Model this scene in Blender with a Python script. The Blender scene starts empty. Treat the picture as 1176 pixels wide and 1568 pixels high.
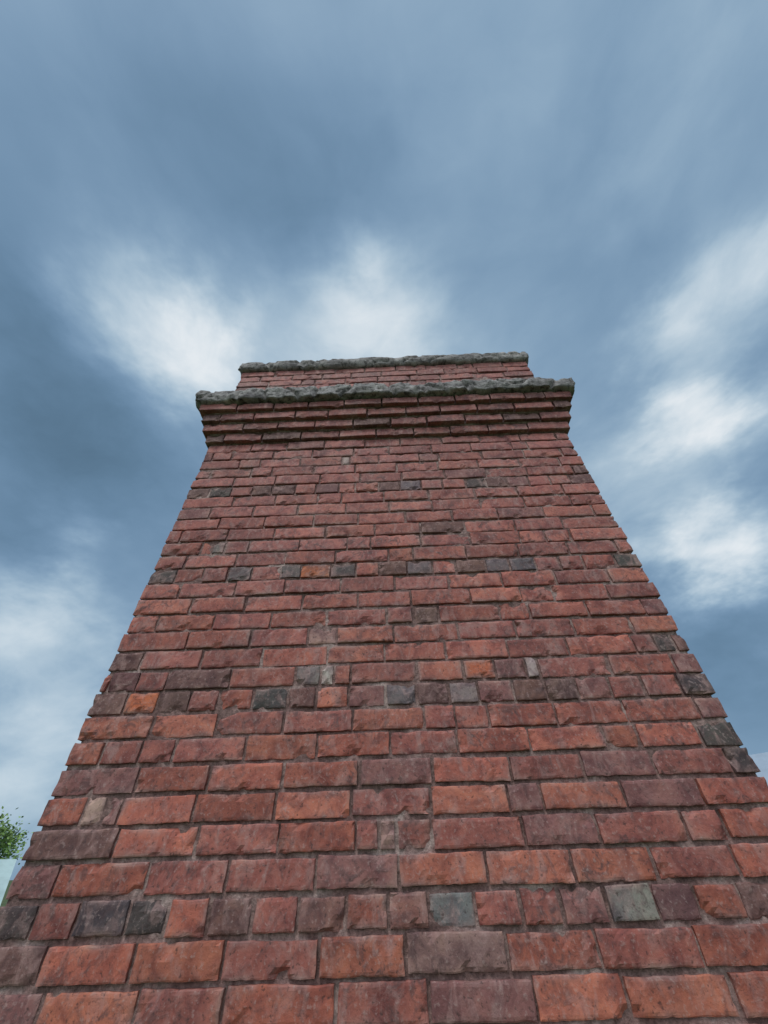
import bpy, math, random
from mathutils import Vector, noise, Matrix, Euler
random.seed(23)
S = bpy.context.scene
H = 4.0            # camera height above the ground
W = 2.095; D = 1.03 # chimney plan
CP = 0.073         # course pitch
Z0 = H - 0.084     # centre of course 0

# ------------------------------------------------------------ helpers
def new_mat(name):
    m = bpy.data.materials.new(name); m.use_nodes = True
    nt = m.node_tree
    return m, nt, nt.nodes['Principled BSDF']
def N(nt, t, **kw):
    n = nt.nodes.new(t)
    for k, v in kw.items(): setattr(n, k, v)
    return n
def mathn(nt, op, a, b=None, c=None, clamp=False):
    n = nt.nodes.new('ShaderNodeMath'); n.operation = op; n.use_clamp = clamp
    for i, v in enumerate((a, b, c)):
        if v is None: continue
        if isinstance(v, (int, float)): n.inputs[i].default_value = v
        else: nt.links.new(v, n.inputs[i])
    return n.outputs[0]
def noisen(nt, vec, scale, detail=4, rough=.55, dist=0.0):
    n = nt.nodes.new('ShaderNodeTexNoise')
    n.inputs['Scale'].default_value = scale; n.inputs['Detail'].default_value = detail
    n.inputs['Roughness'].default_value = rough; n.inputs['Distortion'].default_value = dist
    nt.links.new(vec, n.inputs['Vector']); return n.outputs['Fac']
def ramp(nt, fac, stops, interp='LINEAR'):
    n = nt.nodes.new('ShaderNodeValToRGB'); cr = n.color_ramp; cr.interpolation = interp
    while len(cr.elements) < len(stops): cr.elements.new(.5)
    for e, (p, c) in zip(cr.elements, stops):
        e.position = p; e.color = (c, c, c, 1) if isinstance(c, (int, float)) else (*c, 1)
    nt.links.new(fac, n.inputs['Fac']); return n.outputs['Color']
def mix(nt, fac, a, b, mode='MIX'):
    n = nt.nodes.new('ShaderNodeMix'); n.data_type = 'RGBA'; n.blend_type = mode
    for sock, v in ((n.inputs['Factor'], fac), (n.inputs['A'], a), (n.inputs['B'], b)):
        if isinstance(v, (int, float)): sock.default_value = v
        elif isinstance(v, tuple): sock.default_value = (*v, 1)
        else: nt.links.new(v, sock)
    return n.outputs['Result']
def mapping(nt, vec, scale):
    n = nt.nodes.new('ShaderNodeMapping'); n.inputs['Scale'].default_value = scale
    nt.links.new(vec, n.inputs['Vector']); return n.outputs[0]
def bump(nt, bsdf, h, strength, dist):
    n = nt.nodes.new('ShaderNodeBump'); n.inputs['Strength'].default_value = strength
    n.inputs['Distance'].default_value = dist
    nt.links.new(h, n.inputs['Height']); nt.links.new(n.outputs[0], bsdf.inputs['Normal'])
def mesh_obj(name, verts, faces, mat, parent=None, smooth=False, cols=None):
    me = bpy.data.meshes.new(name); me.from_pydata(verts, [], faces); me.update()
    if cols is not None:
        at = me.color_attributes.new('bcol', 'FLOAT_COLOR', 'POINT')
        flat = []
        for c in cols: flat.extend(c)
        at.data.foreach_set('color', flat)
    if smooth: me.polygons.foreach_set('use_smooth', [True]*len(me.polygons))
    ob = bpy.data.objects.new(name, me); S.collection.objects.link(ob)
    me.materials.append(mat)
    if parent: ob.parent = parent
    return ob
def empty(name, loc=(0, 0, 0)):
    e = bpy.data.objects.new(name, None); e.location = loc; S.collection.objects.link(e); return e
def nz(x, y, z, s): return noise.noise(Vector((x*s, y*s, z*s)))

# ------------------------------------------------------------ materials
def brick_material():
    m, nt, b = new_mat('weathered_brick')
    tc = N(nt, 'ShaderNodeTexCoord').outputs['Object']
    at = N(nt, 'ShaderNodeAttribute', attribute_name='bcol')
    col = at.outputs['Color']; rnd = at.outputs['Alpha']
    off = nt.nodes.new('ShaderNodeVectorMath'); off.operation = 'ADD'
    cmb = N(nt, 'ShaderNodeCombineXYZ'); 
    r10 = mathn(nt, 'MULTIPLY', rnd, 9.0)
    nt.links.new(r10, cmb.inputs[0]); nt.links.new(r10, cmb.inputs[2])
    nt.links.new(tc, off.inputs[0]); nt.links.new(cmb.outputs[0], off.inputs[1])
    v = off.outputs[0]
    n1 = noisen(nt, v, 12, 5, .62, .9)
    c = mix(nt, 1.0, col, ramp(nt, n1, [(.32, (.56, .50, .56)), (.5, (1., 1., 1.)), (.68, (1.30, 1.36, 1.25))]), 'MULTIPLY')
    # sooty patches, and soot that spreads across several bricks
    n2 = noisen(nt, v, 26, 5, .66, 1.2)
    n6 = noisen(nt, tc, 3.6, 4, .65, .4)
    so = mathn(nt, 'MULTIPLY', ramp(nt, n2, [(.49, 0.), (.63, 1.)]), ramp(nt, n6, [(.38, .15), (.62, .85)]))
    c = mix(nt, so, c, (.115, .066, .068))
    # lime wash smears
    n3 = noisen(nt, mapping(nt, v, (24, 24, 13)), 1.0, 5, .64, 1.0)
    n3b = noisen(nt, tc, 2.3, 3)
    st = mathn(nt, 'MULTIPLY', ramp(nt, n3, [(.50, 0.), (.66, 1.)]), ramp(nt, n3b, [(.36, .3), (.60, .95)]))
    c = mix(nt, mathn(nt, 'MULTIPLY', st, .60), c, (.44, .28, .265))
    # fine mortar dust and pits
    n4 = noisen(nt, v, 90, 3, .62)
    c = mix(nt, mathn(nt, 'MULTIPLY', ramp(nt, n4, [(.58, 0.), (.68, 1.)]), .34), c, (.52, .39, .37))
    c = mix(nt, mathn(nt, 'MULTIPLY', ramp(nt, n4, [(.31, 1.), (.40, 0.)]), .7), c, (.06, .035, .035))
    nt.links.new(c, b.inputs['Base Color'])
    b.inputs['Roughness'].default_value = .72
    b.inputs['Specular IOR Level'].default_value = .4
    h = mathn(nt, 'ADD', mathn(nt, 'MULTIPLY', n2, .6), mathn(nt, 'MULTIPLY', n4, .5))
    bump(nt, b, h, .6, .005)
    return m
def mortar_material():
    m, nt, b = new_mat('old_mortar')
    tc = N(nt, 'ShaderNodeTexCoord').outputs['Object']
    n1 = noisen(nt, tc, 9, 4, .65, .5); n2 = noisen(nt, tc, 90, 4, .65)
    c = ramp(nt, n1, [(.3, (.12, .07, .066)), (.5, (.25, .16, .15)), (.68, (.45, .35, .33))])
    c = mix(nt, 1.0, c, ramp(nt, n2, [(.3, .5), (.7, 1.4)]), 'MULTIPLY')
    nt.links.new(c, b.inputs['Base Color']); b.inputs['Roughness'].default_value = .95
    bump(nt, b, n2, .9, .006); return m
def cement_material():
    m, nt, b = new_mat('weathered_cement')
    tc = N(nt, 'ShaderNodeTexCoord').outputs['Object']
    n1 = noisen(nt, tc, 7, 5, .65, .8); n2 = noisen(nt, tc, 30, 5, .7, .4); n3 = noisen(nt, tc, 110, 3, .6)
    c = ramp(nt, n1, [(.28, (.12, .11, .12)), (.45, (.26, .25, .255)), (.6, (.37, .36, .36)), (.78, (.52, .50, .48))])
    c = mix(nt, 1.0, c, ramp(nt, n2, [(.38, .28), (.5, 1.0), (.70, 1.5)]), 'MULTIPLY')
    c = mix(nt, mathn(nt, 'MULTIPLY', ramp(nt, n3, [(.6, 0.), (.7, 1.)]), .3), c, (.47, .46, .41))
    nt.links.new(c, b.inputs['Base Color']); b.inputs['Roughness'].default_value = .95
    bump(nt, b, mathn(nt, 'ADD', n2, mathn(nt, 'MULTIPLY', n3, .5)), 1.0, .014); return m
BR = brick_material(); MO = mortar_material(); CE = cement_material()
def flat_mat(name, c, rough=.85, var=.25, sc=3.0):
    m, nt, b = new_mat(name)
    tc = N(nt, 'ShaderNodeTexCoord').outputs['Object']
    n1 = noisen(nt, tc, sc, 6, .65)
    cc = mix(nt, 1.0, c, ramp(nt, n1, [(.25, 1-var), (.75, 1+var)]), 'MULTIPLY')
    nt.links.new(cc, b.inputs['Base Color']); b.inputs['Roughness'].default_value = rough
    bump(nt, b, n1, .3, .02)
    return m

# ------------------------------------------------------------ chimney
chimney = empty('brick_chimney')
BV, BF, BC = [], [], []
def edge_positions(L, fine):
    if not fine: return [0, .005, .5*L, L-.005, L]
    inner = max(2, int(round((L-.020)/.0125)))
    return [0, .003, .009] + [.009+(L-.018)*k/inner for k in range(1, inner)] + [L-.009, L-.003, L]
MORT = (.34, .215, .20)
def add_brick(O, A, Nn, a0, a1, z0, z1, off, col, fine=True, depth=.1):
    L = a1-a0; h = z1-z0
    xs = edge_positions(L, fine)
    zs = [0, .0028, .008, .019, .5*h, h-.019, h-.008, h-.0028, h] if fine else [0, .005, h-.005, h]
    base = len(BV)
    seed = random.random()*100
    push = random.gauss(0, .0022); tx = random.gauss(0, .012); tz = random.gauss(0, .03); rot = random.gauss(0, .006)
    chips = []
    for _ in range(random.choice([0, 1, 2, 2, 3, 4, 5])):
        if random.random() < .65: chips.append((random.random()*L, random.choice([0, h]), random.uniform(.006, .026), random.uniform(.004, .012)))
        else: chips.append((random.choice([0, L]), random.random()*h, random.uniform(.008, .022), random.uniform(.004, .010)))
    er = random.uniform(.0010, .0030)
    rough = random.uniform(.3, 1.4)
    nx, nzn = len(xs), len(zs)
    def world(a, o, z): return (O[0]+A[0]*a+Nn[0]*o, O[1]+A[1]*a+Nn[1]*o, z)
    cx, cz = L/2, h/2
    front = {}
    for j, zz in enumerate(zs):
        for i, xx in enumerate(xs):
            de = min(xx, L-xx, zz, h-zz)
            o = push + tx*(xx-cx) + tz*(zz-cz)
            nn = nz(xx+seed, seed, zz, 55)
            o -= er*max(0, 1-de/.006)**1.6*(1+1.4*nn)
            dx = dz = 0
            cc_ = col
            if fine:
                o += rough*(.0014*nz(xx+seed, 3.3, zz, 22) + .0006*nn)
                for (qx, qz, qr, qd) in chips:
                    d = math.hypot(xx-qx, zz-qz)*(1+.5*nn)
                    if d < qr: o -= qd*(1-d/qr)**.7
                if de < .010:
                    dx = .0028*nz(xx+seed, 9.1, zz, 38); dz = .0024*nz(xx+seed, 17.7, zz, 26)+.0013*nz(xx+seed, 7.7, zz, 90)
                    f = max(0, min(1, .12+1.6*nz(a0+xx, 31.1, z0+zz, 9)+.5*nz(xx+seed, 5, zz, 60)))*(.8 if de < .004 else .35)
                    cc_ = tuple(col[q]*(1-f)+MORT[q]*f for q in range(3))+(col[3],)
            rx = (xx-cx)+dx; rz = (zz-cz)+dz
            X = a0+cx+rx-rz*rot; Z = z0+cz+rz+rx*rot
            BV.append(world(X, off+o, Z)); BC.append(cc_)
            front[(i, j)] = (X, Z)
    for j in range(nzn-1):
        for i in range(nx-1):
            k = base+j*nx+i
            BF.append((k, k+1, k+nx+1, k+nx))
    loop = [(i, 0) for i in range(nx)] + [(nx-1, j) for j in range(1, nzn)] + [(i, nzn-1) for i in range(nx-2, -1, -1)] + [(0, j) for j in range(nzn-2, 0, -1)]
    b2 = len(BV)
    for (i, j) in loop:
        X, Z = front[(i, j)]
        BV.append(world(X, off-depth, Z)); BC.append(col)
    n = len(loop)
    for q in range(n):
        a = base+loop[q][1]*nx+loop[q][0]; bq = loop[(q+1) % n]; bb = base+bq[1]*nx+bq[0]
        BF.append((a, b2+q, b2+(q+1) % n, bb))

DARK = (.085, .068, .070); SOOT = (.165, .082, .076); GREY = (.235, .19, .185); ORNG = (.46, .135, .068); PALE = (.50, .43, .41); BLUE = (.15, .125, .13); PURP = (.265, .115, .11)
# courses -> (distance from centre line, colour, optional width of a cut brick)
SPECIAL = {0: [(-1.02, DARK), (-.75, DARK), (-.64, DARK), (-.42, SOOT), (.078, (.19, .19, .195)), (-.02, PURP), (.59, GREY), (.70, SOOT), (.44, PURP), (-.2, PURP)],
 7: [(-1.02, SOOT), (-.93, PURP), (-.875, ORNG), (-.82, DARK), (-.74, SOOT), (-.48, DARK), (-.295, SOOT), (-.04, BLUE), (.06, SOOT), (.18, GREY), (.42, SOOT), (.60, SOOT), (1.0, DARK)],
 14: [(-1.03, DARK), (-.625, BLUE), (-.47, BLUE), (-.29, ORNG), (-.18, DARK), (-.05, BLUE), (.05, SOOT), (.16, BLUE), (.27, ORNG), (.354, SOOT), (.46, BLUE), (.54, BLUE), (1.02, DARK)],
 21: [(-1.02, SOOT), (-.83, DARK), (-.71, SOOT), (-.53, SOOT), (-.31, SOOT), (.06, BLUE), (.47, DARK), (.69, PURP), (1.02, SOOT)],
 8: [(-.97, SOOT, .1), (-.66, SOOT), (-.33, GREY, .07), (-.25, PALE, .045), (.47, PALE, .045), (.285, ORNG, .11)],
 3: [(-.90, (.46, .34, .28), .062)], 2: [(-.05, (.38, .25, .23), .05)], -1: [(.21, (.29, .17, .15))], 
 9: [(.97, DARK, .07)], 11: [(.12, SOOT, .1)], 16: [(-.79, BLUE, .06)], 24: [(-.235, PALE, .04)], 5: [(.98, DARK, .1)], 10: [(-.3, (.37, .2, .18))]}
def brick_color(idx, x, side, header):
    r = random.random()
    A = (.41, .122, .086); B = (.345, .112, .092); C = (.46, .150, .100)
    c = A if r < .45 else (B if r < .8 else C)
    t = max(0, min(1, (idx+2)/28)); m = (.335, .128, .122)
    c = tuple(c[k]*(1-.8*t)+m[k]*.8*t for k in range(3))  # mauve tint grows with height: sky reflection put into the brick colour
    v = random.uniform(.80, 1.16)
    c = tuple(k*v for k in c)
    r = random.random()
    if header and r < .14: c = random.choice([SOOT, PURP, PURP])
    elif r < .055: c = random.choice([SOOT, PURP, PURP])
    if abs(x) > .97 and random.random() < .28: c = random.choice([SOOT, DARK])
    return c
FACES = [((-W/2, 0), (1, 0), (0, -1), W), ((W/2, 0), (0, 1), (1, 0), D), ((W/2, D), (-1, 0), (0, 1), W), ((-W/2, D), (0, -1), (-1, 0), D)]
IDX_LO = int(-(Z0)/CP)
for idx in range(IDX_LO, 39):
    zc = Z0+idx*CP
    P = 0.0; corb = 27 <= idx <= 30
    if corb: P = .024*(idx-26)
    header_course = (idx % 7 == 0)
    for s, (O, A, Nn, L) in enumerate(FACES):
        fine = (s == 0 and idx >= -5)
        lo, hi = -P, L+P
        if s in (1, 3): lo, hi = -P+.108, L+P-.108
        pitch = .2232; joints = [lo]
        if header_course and not corb: 
            n = max(1, round((hi-lo)/.1116)); joints = [lo+(hi-lo)*k/n for k in range(n+1)]
        else:
            a = lo + (pitch/2 if idx % 2 else pitch)
            if random.random() < .45: a += random.choice([-.05, .04, .02, -.03])
            while a < hi-.05:
                joints.append(a)
                a += pitch/2 if random.random() < .09 else pitch
            joints.append(hi)
        for k in range(1, len(joints)-1): joints[k] += random.gauss(0, .007)
        if s == 0:
            for sp in SPECIAL.get(idx, []):
                if len(sp) == 3:
                    c0 = sp[0]+W/2; l_, r_ = c0-sp[2]/2, c0+sp[2]/2
                    joints = sorted([joints[0], joints[-1]] + [q for q in joints[1:-1] if q < l_-.035 or q > r_+.035] + [q for q in (l_, r_) if joints[0]+.02 < q < joints[-1]-.02])
        ej = [random.gauss(0, .0025), random.gauss(0, .0025)]
        for k in range(len(joints)-1):
            a0, a1 = joints[k], joints[k+1]
            j = random.uniform(.003, .0068)
            b0 = a0 + (ej[0] if k == 0 else j); b1 = a1 - (ej[1] if k == len(joints)-2 else j)
            xm = (a0+a1)/2
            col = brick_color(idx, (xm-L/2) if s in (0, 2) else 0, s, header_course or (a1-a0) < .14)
            if s == 0:
                for sp in SPECIAL.get(idx, []):
                    if a0 <= sp[0]+W/2 < a1: col = tuple(q*random.uniform(.92, 1.08) for q in sp[1])
            if corb: col = tuple(q*.8 for q in col)  # corbel bricks darkened: shade of their undersides put into the colour
            zz = zc + .003*nz(xm, idx*.5, s*7, 2.2) + random.gauss(0, .0010)
            hh = CP/2 - (random.uniform(.0065, .0085) if corb else random.uniform(.0040, .0074))
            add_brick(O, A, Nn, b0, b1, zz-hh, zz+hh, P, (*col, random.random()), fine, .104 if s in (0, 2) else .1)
mesh_obj('bricks', BV, BF, BR, chimney, cols=BC)

def ring(name, profile, mat, step, disp, smooth=True):
    """sweep a profile [(out,z)] round the chimney plan; disp(x,y,z)->(out,dz)"""
    V, F = [], []
    loopn = None
    for (o, z) in profile:
        C = [(-W/2-o, -o), (W/2+o, -o), (W/2+o, D+o), (-W/2-o, D+o)]
        nr = [(0, -1), (1, 0), (0, 1), (-1, 0)]
        cnt = 0
        for s in range(4):
            n = int([W, D, W, D][s]/step)
            for k in range(n):
                t = k/n; x = C[s][0]*(1-t)+C[(s+1) % 4][0]*t; y = C[s][1]*(1-t)+C[(s+1) % 4][1]*t
                do, dz = disp(x, y, z)
                nx_, ny_ = nr[s]
                if k == 0:
                    pn = nr[(s-1) % 4]; nx_ += pn[0]; ny_ += pn[1]; do -= .006 if mat is CE else 0
                V.append((x+nx_*do, y+ny_*do, z+dz)); cnt += 1
        loopn = cnt
    for r in range(len(profile)-1):
        for k in range(loopn):
            a = r*loopn+k; b = r*loopn+(k+1) % loopn
            F.append((a, b, b+loopn, a+loopn))
    return mesh_obj(name, V, F, mat, chimney, smooth)
def prof_line(o, z0, z1, step):
    n = max(1, int((z1-z0)/step)); return [(o, z0+(z1-z0)*k/n) for k in range(n+1)]
zS = Z0+26.5*CP
def md(x, y, z): return (.0055*nz(x, y, z, 7)+.0035*nz(x, y, z, 40), 0)
ring('mortar_bed_lower', prof_line(-.010, 0, Z0-6*CP, .2), MO, .1, lambda x, y, z: (0, 0))
ring('mortar_bed', prof_line(-.0095, Z0-6*CP-.001, zS+.004, .014), MO, .014, md)
for k in range(1, 5):
    z = zS+(k-1)*CP
    ring('mortar_bed_corbel_%d' % k, [(.024*k-.10, z+.003)]+prof_line(.024*k-.026, z+.003, z+CP+.002, .015), MO, .02, md)
zL = Z0+30.5*CP
zU = Z0+38.5*CP
ring('mortar_bed_upper', prof_line(-.0090, zL-.01, zU+.002, .015), MO, .015, md)
# cement flaunching on the oversailing courses
def lump(amp):
    def f(x, y, z):
        cr = abs(nz(x+5+.3*z, y+z*1.3, 0, 4.5))
        st = nz(x*.35, y*.35, z*2.2, 14)
        o = amp*(.7*nz(x, y, z, 6) + .7*nz(x+3, y, z*1.5, 16) + .5*st + .35*nz(x, y, z, 42)) - amp*1.8*max(0, 1-cr/.07)
        d = amp*(.7*nz(x+11, y, 0, 5.5) + .45*nz(x+2, y, z, 15) + .25*nz(x, y, z, 45))
        return (o, d)
    return f
def dense(pr, step):
    out = [pr[0]]
    for a, b in zip(pr, pr[1:]):
        n = max(1, int(math.hypot(b[0]-a[0], b[1]-a[1])/step))
        for k in range(1, n+1): out.append((a[0]+(b[0]-a[0])*k/n, a[1]+(b[1]-a[1])*k/n))
    return out
P4 = .096
ring('ledge_flaunching', dense([(-.02, zL+.006), (P4+.004, zL-.002), (P4+.032, zL+.002), (P4+.040, zL+.05), (P4+.036, zL+.100), (P4+.005, zL+.118), (.03, zL+.145), (-.02, zL+.17)], .009), CE, .01, lump(.014))
ring('top_flaunching', dense([(-.05, zU+.002), (.012, zU-.004), (.028, zU+.006), (.034, zU+.05), (.028, zU+.095), (-.01, zU+.112), (-.20, zU+.16), (-.22, zU+.12), (-.23, zU-.5)], .012), CE, .011, lump(.011))
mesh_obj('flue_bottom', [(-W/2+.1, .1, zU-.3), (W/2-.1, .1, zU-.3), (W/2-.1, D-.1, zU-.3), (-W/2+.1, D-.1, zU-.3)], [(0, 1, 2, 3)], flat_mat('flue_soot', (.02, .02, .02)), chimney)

# ------------------------------------------------------------ ground
m, nt, b = new_mat('grass_ground')
tc = N(nt, 'ShaderNodeTexCoord').outputs['Object']
n1 = noisen(nt, tc, .25, 5, .6); n2 = noisen(nt, tc, 9, 4, .7)
c = ramp(nt, n1, [(.3, (.05, .075, .02)), (.55, (.08, .11, .035)), (.75, (.14, .13, .07))])
c = mix(nt, 1.0, c, ramp(nt, n2, [(.3, .6), (.7, 1.4)]), 'MULTIPLY')
nt.links.new(c, b.inputs['Base Color']); b.inputs['Roughness'].default_value = 1
bump(nt, b, n2, .6, .05)
mesh_obj('ground', [(-900, -900, 0), (900, -900, 0), (900, 900, 0), (-900, 900, 0)], [(0, 1, 2, 3)], m)

# ------------------------------------------------------------ houses
def box(V, F, x0, x1, y0, y1, z0, z1):
    b = len(V)
    V += [(x0, y0, z0), (x1, y0, z0), (x1, y1, z0), (x0, y1, z0), (x0, y0, z1), (x1, y0, z1), (x1, y1, z1), (x0, y1, z1)]
    F += [(b, b+3, b+2, b+1), (b+4, b+5, b+6, b+7), (b, b+1, b+5, b+4), (b+1, b+2, b+6, b+5), (b+2, b+3, b+7, b+6), (b+3, b, b+4, b+7)]
def house(loc, rotz, L, Wd, eave, ridge, wallm, roofm, whitem, glassm):
    p = empty('house', loc); p.rotation_euler = (0, 0, rotz)
    V = [(-L/2, -Wd/2, 0), (L/2, -Wd/2, 0), (L/2, Wd/2, 0), (-L/2, Wd/2, 0), (-L/2, -Wd/2, eave), (L/2, -Wd/2, eave), (L/2, Wd/2, eave), (-L/2, Wd/2, eave), (-L/2, 0, ridge), (L/2, 0, ridge)]
    F = [(0, 1, 5, 4), (2, 3, 7, 6), (1, 2, 6, 9, 5), (3, 0, 4, 8, 7)]
    mesh_obj('walls', V, F, wallm, p)
    V, F = [], []
    sl = (ridge-eave)/(Wd/2); o = .4; t = .12
    for sg in (-1, 1):
        b = len(V)
        for x in (-L/2-o, L/2+o):
            V += [(x, sg*(Wd/2+o), eave-sl*o+.02), (x, 0, ridge+.02), (x, 0, ridge+.02+t), (x, sg*(Wd/2+o), eave-sl*o+.02+t)]
        F += [(b, b+1, b+5, b+4), (b+3, b+7, b+6, b+2), (b, b+4, b+7, b+3), (b, b+3, b+2, b+1), (b+4, b+5, b+6, b+7)]
    mesh_obj('roof', V, F, roofm, p)
    V, F = [], []; V2, F2 = [], []
    for y, sg in ((-Wd/2, -1), (Wd/2, 1)):
        for k in range(3):
            x = -L/2+L*(k+.5)/3
            box(V2, F2, x-.5, x+.5, min(y, y+sg*.02), max(y, y+sg*.02), .95, 2.1)
            for (a, b_, c_, d_) in ((-.58, -.5, .87, 2.18), (.5, .58, .87, 2.18), (-.5, .5, 2.1, 2.18), (-.5, .5, .87, .95), (-.03, .03, .95, 2.1)):
                box(V, F, x+a, x+b_, min(y, y+sg*.06), max(y, y+sg*.06), c_, d_)
    box(V, F, L/2, L/2+.05, -.5, .5, 0, 2.1)
    mesh_obj('window_frames', V, F, whitem, p); mesh_obj('window_glass', V2, F2, glassm, p)
    V, F = [], []
    for sg in (-1, 1): box(V, F, -L/2-o, L/2+o, sg*(Wd/2+o+.06)-.05, sg*(Wd/2+o+.06)+.05, eave-sl*o-.06, eave-sl*o+.08)
    mesh_obj('gutter', V, F, whitem, p)
    return p
white = flat_mat('white_paint', (.75, .76, .78), .5, .06)
glass = flat_mat('window_glass', (.04, .05, .06), .1, .1)
paleroof = flat_mat('pale_green_roof', (.46, .60, .60), .6, .2, 1.5)
blueroof = flat_mat('blue_grey_roof', (.34, .42, .52), .6, .15, 1.5)
render_wall = flat_mat('rendered_wall', (.50, .44, .38), .9, .12, 1.5)
cam_xy = Vector((-.020, -1.38))
def polar(az, d): 
    a = math.radians(az); return (cam_xy.x+math.sin(a)*d, cam_xy.y+math.cos(a)*d)
x, y = polar(-49, 24); house((x, y, 0), math.radians(40), 9.2, 6.5, 2.8, 4.35, render_wall, paleroof, white, glass)
x, y = polar(46, 26); house((x, y, 0), math.radians(-50), 9, 7, 4.3, 7.2, render_wall, blueroof, white, glass)

# ------------------------------------------------------------ tree
def tree(loc, Ht, R):
    p = empty('leafy_tree', loc)
    V, F = [], []
    def limb(a, b, r0, r1, seg=6, n=8, wob=.1):
        a = Vector(a); b = Vector(b); d = (b-a).normalized(); u = d.orthogonal().normalized(); w = d.cross(u)
        base = len(V)
        for k in range(seg+1):
            t = k/seg; c_ = a.lerp(b, t); 
            if 0 < k < seg: c_ += Vector((random.uniform(-1, 1), random.uniform(-1, 1), 0))*wob*(b-a).length*.3
            r = r0+(r1-r0)*t
            for q in range(n):
                an = 2*math.pi*q/n; V.append(tuple(c_+u*math.cos(an)*r+w*math.sin(an)*r))
        for k in range(seg):
            for q in range(n):
                i = base+k*n+q; j = base+k*n+(q+1) % n; F.append((i, j, j+n, i+n))
    limb((0, 0, 0), (0, 0, Ht*.5), .2, .13)
    ends = []
    for k in range(15):
        an = k*2.4+random.random()*.5; el = random.uniform(.1, 1.3)
        z0 = Ht*random.uniform(.3, .5)
        e = Vector((math.cos(an)*math.cos(el)*R, math.sin(an)*math.cos(el)*R, Ht*.55+math.sin(el)*Ht*.42))
        s = Vector((0, 0, z0)); limb(s, e, .08, .015)
        for q in range(4):
            s2 = s.lerp(e, random.uniform(.4, .9)); e2 = s2+Vector((random.gauss(0, .5), random.gauss(0, .5), random.uniform(.1, .7)))
            limb(s2, e2, .03, .008, 3, 5); ends.append(e2)
        ends.append(e)
    bark = flat_mat('bark', (.07, .055, .045), .95, .4, 12)
    mesh_obj('trunk_and_limbs', V, F, bark, p, True)
    LV, LF, LC = [], [], []
    for e in ends:
        g = random.uniform(.6, 1.3)
        for _ in range(110):
            c_ = e+Vector((random.gauss(0, .28), random.gauss(0, .28), random.gauss(0, .22)))
            u = Vector((random.gauss(0, 1), random.gauss(0, 1), random.gauss(0, .6))).normalized(); w = u.orthogonal().normalized()
            s = random.uniform(.05, .10); b_ = len(LV)
            LV += [tuple(c_-u*s), tuple(c_+w*s*.55), tuple(c_+u*s), tuple(c_-w*s*.55)]; LF.append((b_, b_+1, b_+2, b_+3))
            v = g*random.uniform(.7, 1.4); LC += [(.16*v, .27*v, .06*v, 1)]*4
    m, nt, b = new_mat('leaves'); at = N(nt, 'ShaderNodeAttribute', attribute_name='bcol')
    nt.links.new(at.outputs['Color'], b.inputs['Base Color']); b.inputs['Roughness'].default_value = .6
    mesh_obj('foliage', LV, LF, m, p, cols=LC)
    return p
x, y = polar(-40.6, 30); tree((x, y, 0), 6.0, 1.8)

# ------------------------------------------------------------ world
w = bpy.data.worlds.new('World'); S.world = w; w.use_nodes = True
nt = w.node_tree; bg = nt.nodes['Background']
SUN_EL, SUN_AZ = 60, 200   # azimuth clockwise from +Y
sky = nt.nodes.new('ShaderNodeTexSky'); sky.sky_type = 'NISHITA'; sky.sun_disc = False
sky.sun_elevation = math.radians(SUN_EL); sky.sun_rotation = math.radians(SUN_AZ)
tc = N(nt, 'ShaderNodeTexCoord').outputs['Generated']
sep = N(nt, 'ShaderNodeSeparateXYZ'); nt.links.new(tc, sep.inputs[0])
zc = mathn(nt, 'ADD', mathn(nt, 'MAXIMUM', sep.outputs[2], 0), .9)
cb = N(nt, 'ShaderNodeCombineXYZ')
nt.links.new(mathn(nt, 'DIVIDE', sep.outputs[0], zc), cb.inputs[0]); nt.links.new(mathn(nt, 'DIVIDE', sep.outputs[1], zc), cb.inputs[1])
nt.links.new(mathn(nt, 'MULTIPLY', sep.outputs[2], 1.1), cb.inputs[2])
pl = cb.outputs[0]
def warp(vec, scale, amt, detail=4, rough=.5):
    nw = nt.nodes.new('ShaderNodeTexNoise'); nw.inputs['Scale'].default_value = scale; nw.inputs['Detail'].default_value = detail; nw.inputs['Roughness'].default_value = rough
    nt.links.new(pl, nw.inputs['Vector'])
    vs = nt.nodes.new('ShaderNodeVectorMath'); vs.operation = 'SUBTRACT'; nt.links.new(nw.outputs['Color'], vs.inputs[0]); vs.inputs[1].default_value = (.5, .5, .5)
    vm = nt.nodes.new('ShaderNodeVectorMath'); vm.operation = 'SCALE'; nt.links.new(vs.outputs[0], vm.inputs[0]); vm.inputs['Scale'].default_value = amt
    va = nt.nodes.new('ShaderNodeVectorMath'); va.operation = 'ADD'; nt.links.new(vec, va.inputs[0]); nt.links.new(vm.outputs[0], va.inputs[1])
    return va.outputs[0]
vn = nt.nodes.new('ShaderNodeVectorMath'); vn.operation = 'NORMALIZE'; nt.links.new(warp(tc, 7, .30, 5, .56), vn.inputs[0])
blobs = [((-.41, .363, .838), .42, .075), ((-.014, .377, .926), .44, .11), ((-.496, .234, .836), .24, .09), ((-.661, .649, .376), .32, .075),
 ((-.636, .757, .15), .28, .11), ((.624, .266, .735), .34, .065), ((.61, .454, .648), .50, .065), ((.65, .625, .432), .58, .07), ((.476, .06, .878), .10, .16),
 ((.096, .033, .995), .10, .14), ((.524, .615, .59), .20, .12), ((.30, .42, .86), .10, .12), ((-.25, .45, .85), .15, .15),
 ((-.618, .524, .585), -.14, .12), ((-.034, .192, .98), -.14, .14), ((-.642, .369, .672), -.12, .10), ((.645, .713, .273), -.14, .12),
 ((.438, .322, .84), -.08, .12), ((-.61, .229, .76), -.12, .1), ((-.326, .097, .94), -.08, .2)]
acc = None
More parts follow.
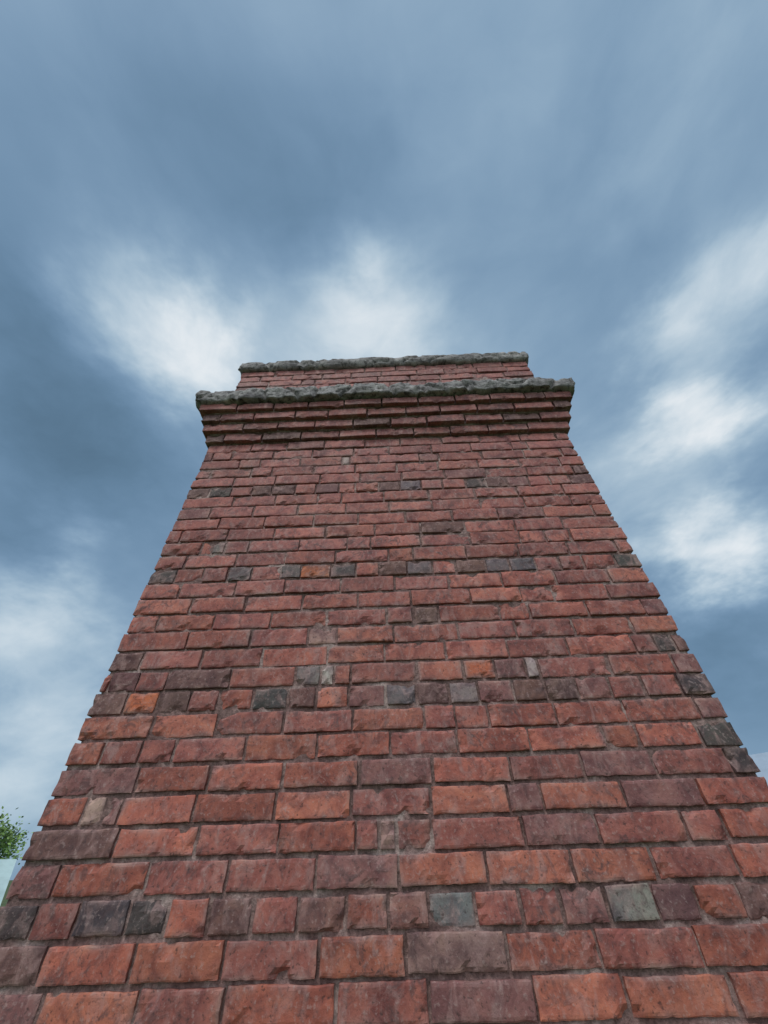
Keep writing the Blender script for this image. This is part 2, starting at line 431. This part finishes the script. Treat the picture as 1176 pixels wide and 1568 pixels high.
for d, amp, sg in blobs:
    dn = nt.nodes.new('ShaderNodeVectorMath'); dn.operation = 'DOT_PRODUCT'
    nt.links.new(vn.outputs[0], dn.inputs[0]); dn.inputs[1].default_value = Vector(d).normalized()
    e = mathn(nt, 'EXPONENT', mathn(nt, 'MULTIPLY', mathn(nt, 'SUBTRACT', dn.outputs['Value'], 1.0), 1/sg**2))
    acc = mathn(nt, 'MULTIPLY', e, amp) if acc is None else mathn(nt, 'MULTIPLY_ADD', e, amp, acc)
pw = warp(pl, 4, .25, 3)
n1 = noisen(nt, pw, 3.4, 3, .5); n2 = noisen(nt, pw, 9, 5, .58)
val = mathn(nt, 'ADD', acc, mathn(nt, 'MULTIPLY', mathn(nt, 'SUBTRACT', n1, .5), .32))
# cloud texture shows most where the cloud thins
val = mathn(nt, 'ADD', val, mathn(nt, 'MULTIPLY', mathn(nt, 'SUBTRACT', n2, .5), mathn(nt, 'ADD', mathn(nt, 'MULTIPLY', mathn(nt, 'ABSOLUTE', acc), .85), .09)))
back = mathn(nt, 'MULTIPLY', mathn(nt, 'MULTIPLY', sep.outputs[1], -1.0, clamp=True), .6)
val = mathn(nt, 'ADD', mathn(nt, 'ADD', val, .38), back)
def s2l(*c): return tuple(((q/255+.055)/1.055)**2.4 for q in c)
cc = ramp(nt, val, [(0., s2l(76, 102, 122)), (.2, s2l(96, 127, 153)), (.40, s2l(120, 151, 181)), (.6, s2l(164, 190, 209)), (.82, s2l(220, 231, 238)), (1., s2l(248, 250, 252))], 'B_SPLINE')
sc = nt.nodes.new('ShaderNodeVectorMath'); sc.operation = 'SCALE'; nt.links.new(cc, sc.inputs[0]); sc.inputs['Scale'].default_value = 10
fin = mix(nt, .08, sc.outputs[0], sky.outputs[0])
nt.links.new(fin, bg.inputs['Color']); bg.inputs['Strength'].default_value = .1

sl = bpy.data.lights.new('sun', 'SUN'); sl.energy = 1.5; sl.angle = math.radians(20); sl.color = (1, .95, .88)
so = bpy.data.objects.new('sun', sl); S.collection.objects.link(so)
a = math.radians(SUN_AZ); e = math.radians(SUN_EL)
sd = Vector((math.sin(a)*math.cos(e), math.cos(a)*math.cos(e), math.sin(e)))
so.rotation_euler = sd.to_track_quat('Z', 'Y').to_euler()

# ------------------------------------------------------------ camera
cd = bpy.data.cameras.new('camera'); co = bpy.data.objects.new('camera', cd); S.collection.objects.link(co)
cd.sensor_fit = 'VERTICAL'; cd.sensor_height = 36; cd.lens = 13.55; cd.clip_start = .02; cd.clip_end = 4000
R = Matrix.Rotation(math.radians(.5), 4, 'Z') @ Matrix.Rotation(math.radians(90+42.5), 4, 'X') @ Matrix.Rotation(math.radians(-1.8), 4, 'Z')
co.matrix_world = Matrix.Translation((-.020, -1.38, H)) @ R
S.camera = co
S.view_settings.view_transform = 'Standard'; S.view_settings.look = 'None'; S.view_settings.exposure = 0
